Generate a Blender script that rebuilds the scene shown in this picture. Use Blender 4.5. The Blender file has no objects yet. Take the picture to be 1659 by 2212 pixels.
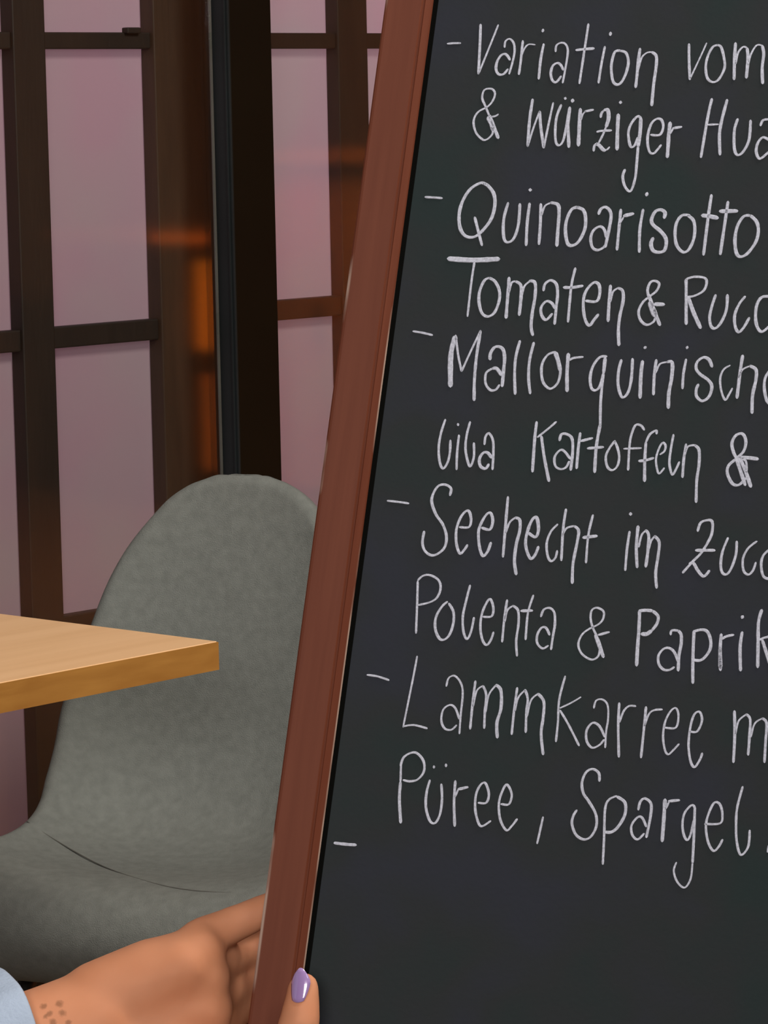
import bpy, bmesh, math, random
from mathutils import Vector, Matrix, noise
random.seed(4)
D = bpy.data; SC = bpy.context.scene; COL = SC.collection
W, H = 1659, 2212
# ------------------------------------------------------------------ camera
F = 7000.0; CAMZ = 1.27
PITCH = math.atan(876/F); ROLL = 0.020
camP = Vector((0, 0, CAMZ))
_f = Vector((0, math.cos(PITCH), -math.sin(PITCH))); _r = Vector((1, 0, 0)); _u = Vector((0, math.sin(PITCH), math.cos(PITCH)))
CR = _r*math.cos(ROLL) - _u*math.sin(ROLL); CU = _u*math.cos(ROLL) + _r*math.sin(ROLL)
cam = D.cameras.new('camera'); co = D.objects.new('camera', cam); COL.objects.link(co)
cam.sensor_fit = 'HORIZONTAL'; cam.sensor_width = 36; cam.lens = 36*F/W; cam.clip_start = .05; cam.clip_end = 60
M3 = Matrix((CR, CU, -_f)).transposed()
co.matrix_world = Matrix.Translation(camP) @ M3.to_4x4()
SC.camera = co
cam.dof.use_dof = False
# ------------------------------------------------------------------ world, lights, exposure
w = D.worlds.new('world'); SC.world = w; w.use_nodes = True
w.node_tree.nodes['Background'].inputs[0].default_value = (.55, .45, .42, 1)
w.node_tree.nodes['Background'].inputs[1].default_value = .09
SC.view_settings.view_transform = 'Standard'; SC.view_settings.look = 'None'
SC.view_settings.exposure = 0; SC.view_settings.gamma = 1; SC.view_settings.use_curve_mapping = False
def area(name, loc, target, sx, sy, power, color):
    l = D.lights.new(name, 'AREA'); l.shape = 'RECTANGLE'; l.size = sx; l.size_y = sy; l.energy = power; l.color = color
    o = D.objects.new(name, l); COL.objects.link(o); o.location = loc
    o.rotation_euler = (Vector(target)-Vector(loc)).to_track_quat('-Z', 'Y').to_euler()
    return o
# window wall frame: S runs along the wall to the right, N points into the room
ANG = math.radians(46)
WU = Vector((math.cos(ANG), math.sin(ANG), 0)); WN = Vector((math.sin(ANG), -math.cos(ANG), 0))
W0 = Vector((-829.5/F*4.1, 4.1, 0))
def wp(s, n, z): return W0 + WU*s + WN*n + Vector((0, 0, z))
area('key_light_table_chair', (1.0, 1.95, 2.7), (-.3, 3.3, .6), .6, .6, 64, (1, .92, .82))  # unseen key light added to brighten table top and chair seat, no fixture
area('fill_light_camera_side', (-.25, -1.5, 1.9), (-.25, 3.6, .5), 1.0, .8, 74, (1, .95, .91))  # added fill from behind the camera for chair and board, no fixture
area('fill_light_board', (.75, .30, 2.35), (.1, 1.7, 1.1), .5, .5, 9, (.90, .95, 1))  # added fill that brightens the chalkboard, no lamp modelled
bl = area('backlight_upper', wp(1.35, -.75, 2.0), wp(1.1, 0, 1.3), 1.8, .9, 7.2, (1, .69, .78))
bl2 = area('backlight_lower', wp(.3, -.6, 1.5), wp(.2, 0, 1.45), 3.2, .5, 1.7, (1, .84, .90))
warm = area('bar_lamp', wp(3.6, 2.9, 2.3), wp(4.3, 2.9, .7), .5, .8, 170, (1, .42, .14))

def ray(px, py):
    return (_f*F + CR*(px-829.5) - CU*(py-1106)).normalized()
def at(px, py, Y):
    d = ray(px, py); return camP + d*(Y/d.y)
def hit(px, py, p0, n):
    d = ray(px, py); return camP + d*((p0-camP).dot(n)/d.dot(n))
# ------------------------------------------------------------------ materials
def new_mat(name):
    m = D.materials.new(name); m.use_nodes = True
    return m, m.node_tree.nodes, m.node_tree.links, m.node_tree.nodes['Principled BSDF']
def L(c): return tuple(((x/255)/12.92 if x/255 <= .04045 else ((x/255+.055)/1.055)**2.4) for x in c)+(1,)
def pmat(name, c, rough=.6, var=.12, scale=20, stretch=(1, 1, 1), bump=.0, spec=.5, metal=0, c2=None, detail=4, bscale=None, coord='Object'):
    m, N, K, b = new_mat(name)
    tc = N.new('ShaderNodeTexCoord'); mp = N.new('ShaderNodeMapping'); mp.inputs['Scale'].default_value = stretch
    K.new(tc.outputs[coord], mp.inputs[0])
    nz = N.new('ShaderNodeTexNoise'); nz.inputs['Scale'].default_value = scale; nz.inputs['Detail'].default_value = detail
    K.new(mp.outputs[0], nz.inputs['Vector'])
    rp = N.new('ShaderNodeValToRGB'); rp.color_ramp.elements[0].position = .3; rp.color_ramp.elements[1].position = .7
    c = Vector(c[:3])
    a = c*(1-var); e = Vector(c2[:3]) if c2 else c*(1+var)
    rp.color_ramp.elements[0].color = (*a, 1); rp.color_ramp.elements[1].color = (*e, 1)
    K.new(nz.outputs['Fac'], rp.inputs[0]); K.new(rp.outputs[0], b.inputs['Base Color'])
    b.inputs['Roughness'].default_value = rough; b.inputs['Metallic'].default_value = metal
    b.inputs['Specular IOR Level'].default_value = spec
    if bump:
        bp = N.new('ShaderNodeBump'); bp.inputs['Strength'].default_value = bump; bp.inputs['Distance'].default_value = .002
        n2 = N.new('ShaderNodeTexNoise'); n2.inputs['Scale'].default_value = bscale or scale*4; n2.inputs['Detail'].default_value = 3
        K.new(mp.outputs[0], n2.inputs['Vector']); K.new(n2.outputs['Fac'], bp.inputs['Height']); K.new(bp.outputs[0], b.inputs['Normal'])
    return m
M_steel = pmat('black_steel', (.0030, .0024, .0007), .5, .15, 8, spec=.2)
M_bead = pmat('blue_grey_gasket', (.011, .014, .015), .5, .15, 8, spec=.2)
M_beadl = pmat('gasket_edge_highlight', (.075, .075, .062), .5, .2, 10)  # pale tone stands in for the highlight line along the post edge
M_lat = pmat('dark_lattice_wood', (.012, .008, .0045), .6, .2, 6, (6, 6, 1), .2)
M_latb = pmat('brown_jamb_wood', (.040, .022, .011), .55, .25, 5, (8, 8, 1), .2)
M_wall = pmat('plaster', (.12, .075, .05), .85, .06, 5)
M_ceil = pmat('ceiling_paint', (.18, .14, .12), .9, .04, 4)
M_floor = pmat('floor_wood', (.21, .135, .085), .5, .3, 6, (1, 8, 1), .2)
M_fab = pmat('grey_felt', (.178, .192, .180), .95, .10, 90, bump=.5, spec=.1, detail=5, bscale=900)
M_seam = pmat('seam_thread', (.09, .09, .08), .9, .1, 60)
M_leg = pmat('black_leg_metal', (.015, .014, .013), .4, .1, 10)
M_chalk = pmat('chalk', (.47, .485, .56), .9, .22, 900, bump=.3, spec=.1)
M_shirt = pmat('light_blue_cotton', (.32, .39, .50), .9, .06, 60, bump=.3, bscale=500)
M_jean = pmat('dark_trousers', (.03, .035, .06), .9, .1, 60)
M_hair = pmat('dark_brown_hair', (.035, .02, .012), .5, .3, 40, (1, 1, .2), .5)
M_shoe = pmat('white_shoe', (.5, .5, .48), .6, .05, 20)
M_eye = pmat('eye_white', (.7, .68, .65), .2, .02, 20)
M_iris = pmat('brown_iris', (.05, .025, .012), .2, .1, 20)
M_lip = pmat('lip', (.35, .12, .10), .5, .05, 20)
M_stool = pmat('oak_stool', (.30, .17, .08), .5, .15, 8, (1, 1, 8))
# board surface: deep slate with faint wiped clouds
def board_mat():
    m, N, K, b = new_mat('chalkboard_slate')
    tc = N.new('ShaderNodeTexCoord')
    n1 = N.new('ShaderNodeTexNoise'); n1.inputs['Scale'].default_value = 14; n1.inputs['Detail'].default_value = 3
    K.new(tc.outputs['Object'], n1.inputs['Vector'])
    rp = N.new('ShaderNodeValToRGB'); e = rp.color_ramp.elements
    e[0].position = .32; e[0].color = (.0088, .0178, .0180, 1); e[1].position = .68; e[1].color = (.0145, .0170, .0255, 1)
    x = e.new(.5); x.color = (.0135, .0165, .0182, 1)
    K.new(n1.outputs['Fac'], rp.inputs[0])
    n2 = N.new('ShaderNodeTexNoise'); n2.inputs['Scale'].default_value = 350; n2.inputs['Detail'].default_value = 2
    K.new(tc.outputs['Object'], n2.inputs['Vector'])
    bp = N.new('ShaderNodeBump'); bp.inputs['Strength'].default_value = .15; bp.inputs['Distance'].default_value = .0005
    K.new(n2.outputs['Fac'], bp.inputs['Height']); K.new(bp.outputs[0], b.inputs['Normal'])
    K.new(rp.outputs[0], b.inputs['Base Color']); b.inputs['Roughness'].default_value = .7; b.inputs['Specular IOR Level'].default_value = .2
    return m
M_board = board_mat()
def frame_mat():
    m, N, K, b = new_mat('red_brown_frame_paint')
    tc = N.new('ShaderNodeTexCoord'); mp = N.new('ShaderNodeMapping'); mp.inputs['Scale'].default_value = (60, 2.5, 60)
    K.new(tc.outputs['Object'], mp.inputs[0])
    n1 = N.new('ShaderNodeTexNoise'); n1.inputs['Scale'].default_value = 3; n1.inputs['Detail'].default_value = 5
    K.new(mp.outputs[0], n1.inputs['Vector'])
    rp = N.new('ShaderNodeValToRGB'); e = rp.color_ramp.elements
    e[0].position = .2; e[0].color = (.105, .027, .013, 1); e[1].position = .8; e[1].color = (.142, .041, .021, 1)
    K.new(n1.outputs['Fac'], rp.inputs[0])
    # pale chips on the arrises
    n2 = N.new('ShaderNodeTexNoise'); n2.inputs['Scale'].default_value = 1; n2.inputs['Detail'].default_value = 3
    mp2 = N.new('ShaderNodeMapping'); mp2.inputs['Scale'].default_value = (40, 11, 40); K.new(tc.outputs['Object'], mp2.inputs[0]); K.new(mp2.outputs[0], n2.inputs['Vector'])
    at_ = N.new('ShaderNodeAttribute'); at_.attribute_name = 'edge'
    mu = N.new('ShaderNodeMath'); mu.operation = 'MULTIPLY'
    r2 = N.new('ShaderNodeValToRGB'); r2.color_ramp.elements[0].position = .50; r2.color_ramp.elements[1].position = .60
    K.new(n2.outputs['Fac'], r2.inputs[0]); K.new(r2.outputs[0], mu.inputs[0]); K.new(at_.outputs['Fac'], mu.inputs[1])
    mx = N.new('ShaderNodeMixRGB'); mx.inputs[2].default_value = (.42, .30, .24, 1)
    K.new(mu.outputs[0], mx.inputs[0]); K.new(rp.outputs[0], mx.inputs[1]); K.new(mx.outputs[0], b.inputs['Base Color'])
    bp = N.new('ShaderNodeBump'); bp.inputs['Strength'].default_value = .15; bp.inputs['Distance'].default_value = .0006
    K.new(n1.outputs['Fac'], bp.inputs['Height']); K.new(bp.outputs[0], b.inputs['Normal'])
    b.inputs['Roughness'].default_value = .6; b.inputs['Specular IOR Level'].default_value = .12
    return m
M_frame = frame_mat()
def wood_mat(name, c1, c2, sc=(1.2, 22, 22), rough=.45):
    m, N, K, b = new_mat(name)
    tc = N.new('ShaderNodeTexCoord'); mp = N.new('ShaderNodeMapping'); mp.inputs['Scale'].default_value = sc
    K.new(tc.outputs['Object'], mp.inputs[0])
    n1 = N.new('ShaderNodeTexNoise'); n1.inputs['Scale'].default_value = 2.2; n1.inputs['Detail'].default_value = 6; n1.inputs['Distortion'].default_value = .4
    K.new(mp.outputs[0], n1.inputs['Vector'])
    rp = N.new('ShaderNodeValToRGB'); e = rp.color_ramp.elements
    e[0].position = .3; e[0].color = (*c1, 1); e[1].position = .7; e[1].color = (*c2, 1)
    K.new(n1.outputs['Fac'], rp.inputs[0]); K.new(rp.outputs[0], b.inputs['Base Color']); b.inputs['Roughness'].default_value = rough
    return m
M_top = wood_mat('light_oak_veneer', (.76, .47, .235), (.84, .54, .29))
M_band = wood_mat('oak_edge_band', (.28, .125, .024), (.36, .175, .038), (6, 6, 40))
M_counter = wood_mat('counter_wood', (.40, .16, .05), (.60, .26, .08))
M_dark = pmat('counter_dark_wood', (.03, .015, .008), .5, .2, 6)
def paper_mat():
    m, N, K, b = new_mat('frosted_pane'); N.remove(b)
    out = N['Material Output']
    tc = N.new('ShaderNodeTexCoord'); nz = N.new('ShaderNodeTexNoise'); nz.inputs['Scale'].default_value = 5; nz.inputs['Detail'].default_value = 2
    K.new(tc.outputs['Object'], nz.inputs['Vector'])
    rp = N.new('ShaderNodeValToRGB'); e = rp.color_ramp.elements
    e[0].position = .35; e[0].color = (.82, .58, .68, 1); e[1].position = .65; e[1].color = (.78, .66, .70, 1)  # mauve and pink patches put uneven light from beyond into the pane colour
    K.new(nz.outputs['Fac'], rp.inputs[0])
    t = N.new('ShaderNodeBsdfTranslucent'); d = N.new('ShaderNodeBsdfDiffuse'); mx = N.new('ShaderNodeMixShader'); mx.inputs[0].default_value = .30
    K.new(rp.outputs[0], t.inputs[0]); K.new(rp.outputs[0], d.inputs[0])
    K.new(t.outputs[0], mx.inputs[1]); K.new(d.outputs[0], mx.inputs[2]); K.new(mx.outputs[0], out.inputs[0])
    return m
M_paper = paper_mat()
def glass_mat():
    m, N, K, b = new_mat('clear_glass'); N.remove(b)
    out = N['Material Output']; lw = N.new('ShaderNodeLayerWeight'); lw.inputs[0].default_value = .5
    pw = N.new('ShaderNodeMath'); pw.operation = 'POWER'; pw.inputs[1].default_value = 5; K.new(lw.outputs['Facing'], pw.inputs[0])
    fr = N.new('ShaderNodeMath'); fr.operation = 'MULTIPLY_ADD'; fr.inputs[1].default_value = .96; fr.inputs[2].default_value = .042; K.new(pw.outputs[0], fr.inputs[0])
    t = N.new('ShaderNodeBsdfTransparent'); t.inputs[0].default_value = (.97, .97, .97, 1)
    g = N.new('ShaderNodeBsdfGlossy'); g.inputs['Roughness'].default_value = .045
    mx = N.new('ShaderNodeMixShader')
    K.new(fr.outputs[0], mx.inputs[0]); K.new(t.outputs[0], mx.inputs[1]); K.new(g.outputs[0], mx.inputs[2]); K.new(mx.outputs[0], out.inputs[0])
    return m
M_glass = glass_mat()
def lamp_mat(name, c, s):
    m, N, K, b = new_mat(name); b.inputs['Base Color'].default_value = (*c, 1)
    b.inputs['Emission Color'].default_value = (*c, 1); b.inputs['Emission Strength'].default_value = s; return m
M_amber = lamp_mat('amber_lamp_glass', (1, .22, .01), 2.6)
M_amber3 = lamp_mat('amber_lamp_glass_faint', (1, .25, .03), .8)
M_amber2 = lamp_mat('amber_lamp_glass_dim', (1, .20, .02), 1.7)
def nail_mat():
    m, N, K, b = new_mat('lilac_nail_varnish'); b.inputs['Base Color'].default_value = (.34, .22, .46, 1)
    b.inputs['Roughness'].default_value = .15; b.inputs['Coat Weight'].default_value = .6; return m
M_nail = nail_mat()
# ------------------------------------------------------------------ helpers
def tag(o, label=None, cat=None, group=None, kind=None):
    if label: o['label'] = label
    if cat: o['category'] = cat
    if group: o['group'] = group
    if kind: o['kind'] = kind
    return o
def empty(name, mw=None):
    o = D.objects.new(name, None); COL.objects.link(o); o.empty_display_size = .05
    if mw is not None: o.matrix_world = mw
    return o
def obj(name, bm, mat, parent=None, smooth=False):
    me = D.meshes.new(name)
    bmesh.ops.recalc_face_normals(bm, faces=bm.faces[:])
    bm.to_mesh(me); bm.free(); me.materials.append(mat)
    if smooth:
        for p in me.polygons: p.use_smooth = True
    o = D.objects.new(name, me); COL.objects.link(o)
    if parent is not None: o.parent = parent
    return o
def box(bm, c, ax, ay, az, bev=0):
    """box centred at c with half vectors ax, ay, az"""
    c, ax, ay, az = Vector(c), Vector(ax), Vector(ay), Vector(az)
    v = [bm.verts.new(c + ax*i + ay*j + az*k) for i in (-1, 1) for j in (-1, 1) for k in (-1, 1)]
    fs = [bm.faces.new([v[i] for i in q]) for q in ((0, 1, 3, 2), (4, 6, 7, 5), (0, 4, 5, 1), (2, 3, 7, 6), (0, 2, 6, 4), (1, 5, 7, 3))]
    if bev:
        es = {e for f in fs for e in f.edges}
        bmesh.ops.bevel(bm, geom=list(es), offset=bev, segments=2, affect='EDGES', profile=.6)
def tube(bm, pts, rads, seg=10, cap=True):
    rings = []
    n = len(pts); prev = None
    for i, p in enumerate(pts):
        p = Vector(p)
        t = (Vector(pts[min(i+1, n-1)]) - Vector(pts[max(i-1, 0)])).normalized()
        if prev is None: a = t.orthogonal().normalized()
        else: a = (prev - t*prev.dot(t)).normalized()
        prev = a; b = t.cross(a)
        r = rads[i] if hasattr(rads, '__len__') else rads
        rings.append([bm.verts.new(p + (a*math.cos(2*math.pi*k/seg) + b*math.sin(2*math.pi*k/seg))*r) for k in range(seg)])
    for i in range(n-1):
        for k in range(seg):
            bm.faces.new((rings[i][k], rings[i][(k+1) % seg], rings[i+1][(k+1) % seg], rings[i+1][k]))
    if cap: bm.faces.new(rings[0][::-1]); bm.faces.new(rings[-1])
def catmull(P, sub=6):
    out = []
    n = len(P)
    for i in range(n-1):
        p0 = P[max(i-1, 0)]; p1 = P[i]; p2 = P[i+1]; p3 = P[min(i+2, n-1)]
        for k in range(sub):
            t = k/sub
            out.append(tuple(.5*((2*b) + (-a+c)*t + (2*a-5*b+4*c-d)*t*t + (-a+3*b-3*c+d)*t**3) for a, b, c, d in zip(p0, p1, p2, p3)))
    out.append(tuple(P[-1])); return out
# ------------------------------------------------------------------ room shell
S0, S1, N1 = -4.2, 4.9, 5.6; ZC = 3.0
def slab(name, s, n, z, mat, kind='structure'):
    bm = bmesh.new(); c = wp((s[0]+s[1])/2, (n[0]+n[1])/2, (z[0]+z[1])/2)
    box(bm, c, WU*(s[1]-s[0])/2, WN*(n[1]-n[0])/2, Vector((0, 0, (z[1]-z[0])/2)))
    return tag(obj(name, bm, mat), kind=kind)
floor = slab('floor', (S0-.2, S1+.2), (-1.6, N1+.2), (-.1, 0), M_floor)
slab('ceiling', (S0-.2, S1+.2), (-1.6, N1+.2), (ZC, ZC+.1), M_ceil)
slab('wall_left', (S0-.2, S0), (-1.6, N1+.2), (0, ZC), M_wall)
slab('wall_right', (S1, S1+.2), (-1.6, N1+.2), (0, ZC), M_wall)
slab('wall_front', (S0, S1), (N1, N1+.2), (0, ZC), M_wall)
slab('wall_back', (S0, S1), (-1.6, -1.4), (0, ZC), M_wall)
# ------------------------------------------------------------------ lattice window (wooden grid, frosted panes, lit from behind)
def sz(px, py, n=0):
    p = hit(px, py, wp(0, n, 0), WN); q = p - W0
    return q.dot(WU), p.z
def s_of(px0, py0, px1, py1, n=0):
    return (sz(px0, py0, n)[0] + sz(px1, py1, n)[0])/2
win = tag(empty('window_1', Matrix.Translation(wp(0, 0, 0))), kind='structure')
def wbox(name, s, n, z, mat, parent, bev=.002):
    bm = bmesh.new(); o0 = Vector(parent.matrix_world.translation) if parent else Vector()
    box(bm, wp((s[0]+s[1])/2, (n[0]+n[1])/2, (z[0]+z[1])/2)-o0, WU*(s[1]-s[0])/2, WN*(n[1]-n[0])/2, Vector((0, 0, (z[1]-z[0])/2)), bev)
    return obj(name, bm, mat, parent)
def sheet(name, s, n, z, mat, parent):
    o0 = Vector(parent.matrix_world.translation); bm = bmesh.new()
    v = [bm.verts.new(wp(a, n, b)-o0) for a, b in ((s[0], z[0]), (s[1], z[0]), (s[1], z[1]), (s[0], z[1]))]
    bm.faces.new(v); return obj(name, bm, mat, parent)
# stiles from the photograph (left edge, right edge at two heights)
DEPTH = .012
def edges(l0, l1, r0, r1, y0, y1):
    sl = s_of(l0, y0, l1, y1); sr = s_of(r0, y0, r1, y1); return sl, sr
st_left = edges(11, 50, 81, 119, 0, 1100)
st_jamb = edges(312, 346, 455, 480, 0, 1050)
st_right = edges(713, 730, 777, 794, 0, 640)
st_hidden = (st_right[1]+(st_right[0]-st_jamb[1])+.05, st_right[1]+(st_right[0]-st_jamb[1])+.095)
P = st_left[1]-st_left[0]
gapL = st_jamb[0]-st_left[1]
stiles = [st_left, st_jamb, st_right]
s = st_left[0]
while s - gapL - .045 > -2.6:
    stiles.insert(0, (s-gapL-.043, s-gapL)); s = s-gapL-.043
s = st_right[1]; gr = gapL
while s + gr + .045 < 3.6:
    stiles.append((s+gr, s+gr+.043)); s = s+gr+.043
SA, SB = stiles[0][0], stiles[-1][1]
# rails: z from two sightings
def zr(px, yt, yb): return sz(px, yb)[1], sz(px, yt)[1]
rails = [zr(200, 70, 106), zr(165, 702, 748), zr(160, 1325, 1368)]
d = rails[0][0]-rails[1][0]
rails = [(rails[0][0]+2*d, rails[0][1]+2*d), (rails[0][0]+d, rails[0][1]+d)] + rails + [(rails[2][0]-.36, rails[2][1]-.36)]
railsR = list(rails); 
off = sz(668, 643)[1] - rails[3][1]
(lambda *a: None)('rail offset right', off, rails)
for a, b in stiles:
    wide = abs(b-a) > .06
    wbox('stile', (a, b), (-.012, .012 if not wide else .014), (0, 2.5), M_latb if wide else M_lat, win)
ss = sorted(stiles)
for i in range(len(ss)-1):
    a, b = ss[i][1], ss[i+1][0]
    for j, (z0, z1) in enumerate(rails):
        dz = off if (a > st_jamb[0] and j == 3) else 0
        wbox('rail', (a, b), (-.010, .008), (z0+dz, z1+dz), M_lat, win)
    zs = [0.0] + [x for r in sorted(rails) for x in r] + [2.5]
    for k in range(0, len(zs), 2):
        if zs[k+1]-zs[k] > .02:
            if k == 0: wbox('kick_panel', (a, b), (-.02, -.008), (0, zs[1]), M_lat, win); continue
            sheet('frosted_pane', (a-.004, b+.004), -.0135, (zs[k]-.004, zs[k+1]+.022), M_paper, win)
bm = bmesh.new()
# small catch on the top rail
p = hit(284, 66, wp(0, .01, 0), WN); box(bm, p-win.location, WU*.012, WN*.006, Vector((0, 0, .004)), .002)
obj('catch', bm, M_lat, win)
wbox('head_beam', (SA, SB), (-.03, .03), (2.5, 2.6), M_lat, win)
slab('trim_1', (SA, SB), (-.03, .03), (2.6, ZC), M_wall)
slab('trim_2', (S0, SA), (-.03, .03), (0, ZC), M_wall)
slab('trim_3', (SB, S1), (-.03, .03), (0, ZC), M_wall)
# ------------------------------------------------------------------ steel-framed glass screen in front of the lattice
GN = .10
scr = tag(empty('glass_partition', Matrix.Translation(wp(0, GN, 0))), kind='structure'); scr.name = 'window_2'
sL = s_of(460, 0, 484, 1030, GN+.0); sM = s_of(497, 0, 516, 1030, GN+.03); sR = s_of(584, 0, 609, 1030, GN+.03)
wbox('post', (sM, sR), (GN+0, GN+.03), (0, 2.6), M_steel, scr, .0015)
# narrow side profile seen left of the post: two thin edges, the pale one a painted highlight, with a blue-grey channel between
sx = s_of(470, 0, 492, 1030, GN)
wbox('glazing_channel', (sM-.003, sM), (GN, GN+.031), (0, 2.6), M_bead, scr, .0008)
wbox('glazing_bead', (sM-.007, sM-.003), (GN-.002, GN+.0005), (0, 2.6), M_beadl, scr, .0005)
wbox('glazing_bead', (sM-.005, sM-.003), (GN+.024, GN+.027), (0, 2.6), M_bead, scr, .0005)
posts = [(sM, sR)]
for a in (sM-1.25, sR+1.25):
    wbox('post', (a, a+.07), (GN+0, GN+.03), (0, 2.6), M_steel, scr, .0015)
    posts.append((a, a+.07))
posts.sort()
for a, b in ((-2.4, posts[0][0]), (posts[0][1], posts[1][0]-.012), (posts[1][1], posts[2][0]), (posts[2][1], 3.4)):
    g = wbox('glass_pane', (a, b), (GN+.004, GN+.010), (.05, 2.55), M_glass, scr, 0)
    g.visible_shadow = True
wbox('bottom_rail', (-2.4, 3.4), (GN+-.005, GN+.025), (0, .05), M_steel, scr)
wbox('top_rail', (-2.4, 3.4), (GN+-.005, GN+.025), (2.55, 2.6), M_steel, scr)
# ------------------------------------------------------------------ what the glass mirrors: the warm-lit bar along the right wall
def refl(px, py, s_t):
    """where the mirrored sight line of a pixel meets the plane s = s_t"""
    p = hit(px, py, wp(0, GN+.01, 0), WN); dd = ray(px, py); dd = dd - WN*2*dd.dot(WN)
    t = (s_t - (p-W0).dot(WU))/dd.dot(WU); q = p + dd*t
    return (q-W0).dot(WN), q.z

def froot(name, s, n, z, label, cat, group=None):
    return tag(empty(name, Matrix.Translation(wp(s, n, z))), label, cat, group)
bar = froot('bar_counter', 4.58, 4.75, 0, 'low wooden bar counter with an amber glowing edge, mirrored left of the dark post', 'counter')
wbox('counter_top', (4.28, 4.88), (4.30, 5.2), (.855, .89), M_counter, bar)
wbox('light_strip', (4.265, 4.28), (4.41, 4.66), (.857, .888), M_amber2, bar)
wbox('carcass', (4.36, 4.88), (4.34, 5.16), (.0, .855), M_dark, bar)
wbox('lamp_panel', (4.33, 4.36), (4.42, 4.53), (.52, .80), M_amber, bar)
wbox('lamp_panel', (4.33, 4.36), (4.43, 4.51), (.14, .44), M_amber3, bar)
sb = froot('sideboard', 4.58, 3.75, 0, 'tall wooden sideboard under a warm lamp, mirrored right of the dark post', 'cabinet')
wbox('top', (4.27, 4.88), (3.25, 4.24), (1.105, 1.14), M_counter, sb)
for i in range(3):
    d_ = wbox('door', (4.31, 4.33), (3.29+i*.31, 3.585+i*.31), (.12, 1.08), M_counter, sb)
    bm = bmesh.new(); box(bm, wp(4.30, 3.33+i*.31, .62)-wp(4.58, 3.75, 0), WU*.01, WN*.008, Vector((0, 0, .06)), .002)
    obj('handle', bm, M_dark, d_)
wbox('carcass', (4.33, 4.88), (3.27, 4.22), (.08, 1.105), M_dark, sb)
wbox('plinth', (4.36, 4.86), (3.29, 4.20), (0, .08), M_dark, sb)
# ------------------------------------------------------------------ table
tc_ = at(472, 1385, 3.19); TZ = .75
tc_ = camP + (tc_-camP)*((TZ-CAMZ)/(tc_.z-CAMZ))
da = (camP + ray(0, 1475)*((TZ-CAMZ)/ray(0, 1475).z) - tc_); da.z = 0; da.normalize()
db = (camP + ray(0, 1325)*((TZ-CAMZ)/ray(0, 1325).z) - tc_); db.z = 0; db.normalize()
(lambda *a: None)('TABLE corner', tc_, 'angle', math.degrees(da.angle(db)))
TL, TW = 1.15, .72; TT = .0285
tcen = tc_ + da*TL/2 + db*TW/2
X = da; Y = Vector((0, 0, 1)).cross(da)
tm = Matrix((X, Y, Vector((0, 0, 1)))).transposed().to_4x4(); tm.translation = Vector((tcen.x, tcen.y, 0))
table = tag(empty('cafe_table', tm), 'light oak café table with its corner pointing at the grey chair', 'table')
ti = tm.inverted()
bm = bmesh.new()
c4 = [tc_, tc_+da*TL, tc_+da*TL+db*TW, tc_+db*TW]
c4 = [ti @ Vector((p.x, p.y, TZ)) for p in c4]
def prism(bm, c4, z0, z1, bev=0):
    lo = [bm.verts.new((p.x, p.y, z0)) for p in c4]; hi = [bm.verts.new((p.x, p.y, z1)) for p in c4]
    n = len(c4); fs = [bm.faces.new(lo[::-1]), bm.faces.new(hi)]
    for i in range(n): fs.append(bm.faces.new((lo[i], lo[(i+1) % n], hi[(i+1) % n], hi[i])))
    if bev: bmesh.ops.bevel(bm, geom=list({e for f in fs for e in f.edges}), offset=bev, segments=2, affect='EDGES', profile=.5)
cc = sum(c4, Vector())/4
def inset(c4, d): return [p + Vector((-math.copysign(d, (p-cc).x), -math.copysign(d, (p-cc).y), 0)) for p in c4]
prism(bm, inset(c4, .0012), TZ-TT+.001, TZ, .0006); obj('tabletop', bm, M_top, table)
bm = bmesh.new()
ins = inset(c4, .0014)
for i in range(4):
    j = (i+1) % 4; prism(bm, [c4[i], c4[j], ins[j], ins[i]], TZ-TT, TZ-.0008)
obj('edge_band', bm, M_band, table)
bm = bmesh.new(); tube(bm, [(0, 0, .03), (0, 0, TZ-TT-.008)], .035, 24); obj('column', bm, M_leg, table, True)
bm = bmesh.new(); box(bm, (0, 0, .008), (.28, 0, 0), (0, .21, 0), (0, 0, .008), .004); box(bm, (0, 0, .023), (.06, 0, 0), (0, .06, 0), (0, 0, .008), .003); obj('base_plate', bm, M_leg, table)
bm = bmesh.new(); box(bm, (0, 0, TZ-TT-.004), (.22, 0, 0), (0, .16, 0), (0, 0, .0045), .002); obj('mounting_plate', bm, M_leg, table)
# ------------------------------------------------------------------ chair
CH_PSI, CH_PX, CH_Y, SEAM0, SEAM1 = 22, 530, 3.75, 45, 50.5
PSI = math.radians(CH_PSI)
fd = Vector((-math.sin(PSI), -math.cos(PSI), 0)); wd = Vector((math.cos(PSI), -math.sin(PSI), 0)); zd = Vector((0, 0, 1))
bt = at(CH_PX, 1100, CH_Y)
cm = Matrix((wd, -fd, zd)).transposed().to_4x4()      # local x = width, local -y = forward
cm.translation = Vector((bt.x, bt.y, 0)) + fd*.22
chair = tag(empty('shell_chair', cm), 'grey felt upholstered shell chair standing behind the oak table corner', 'chair')
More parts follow.
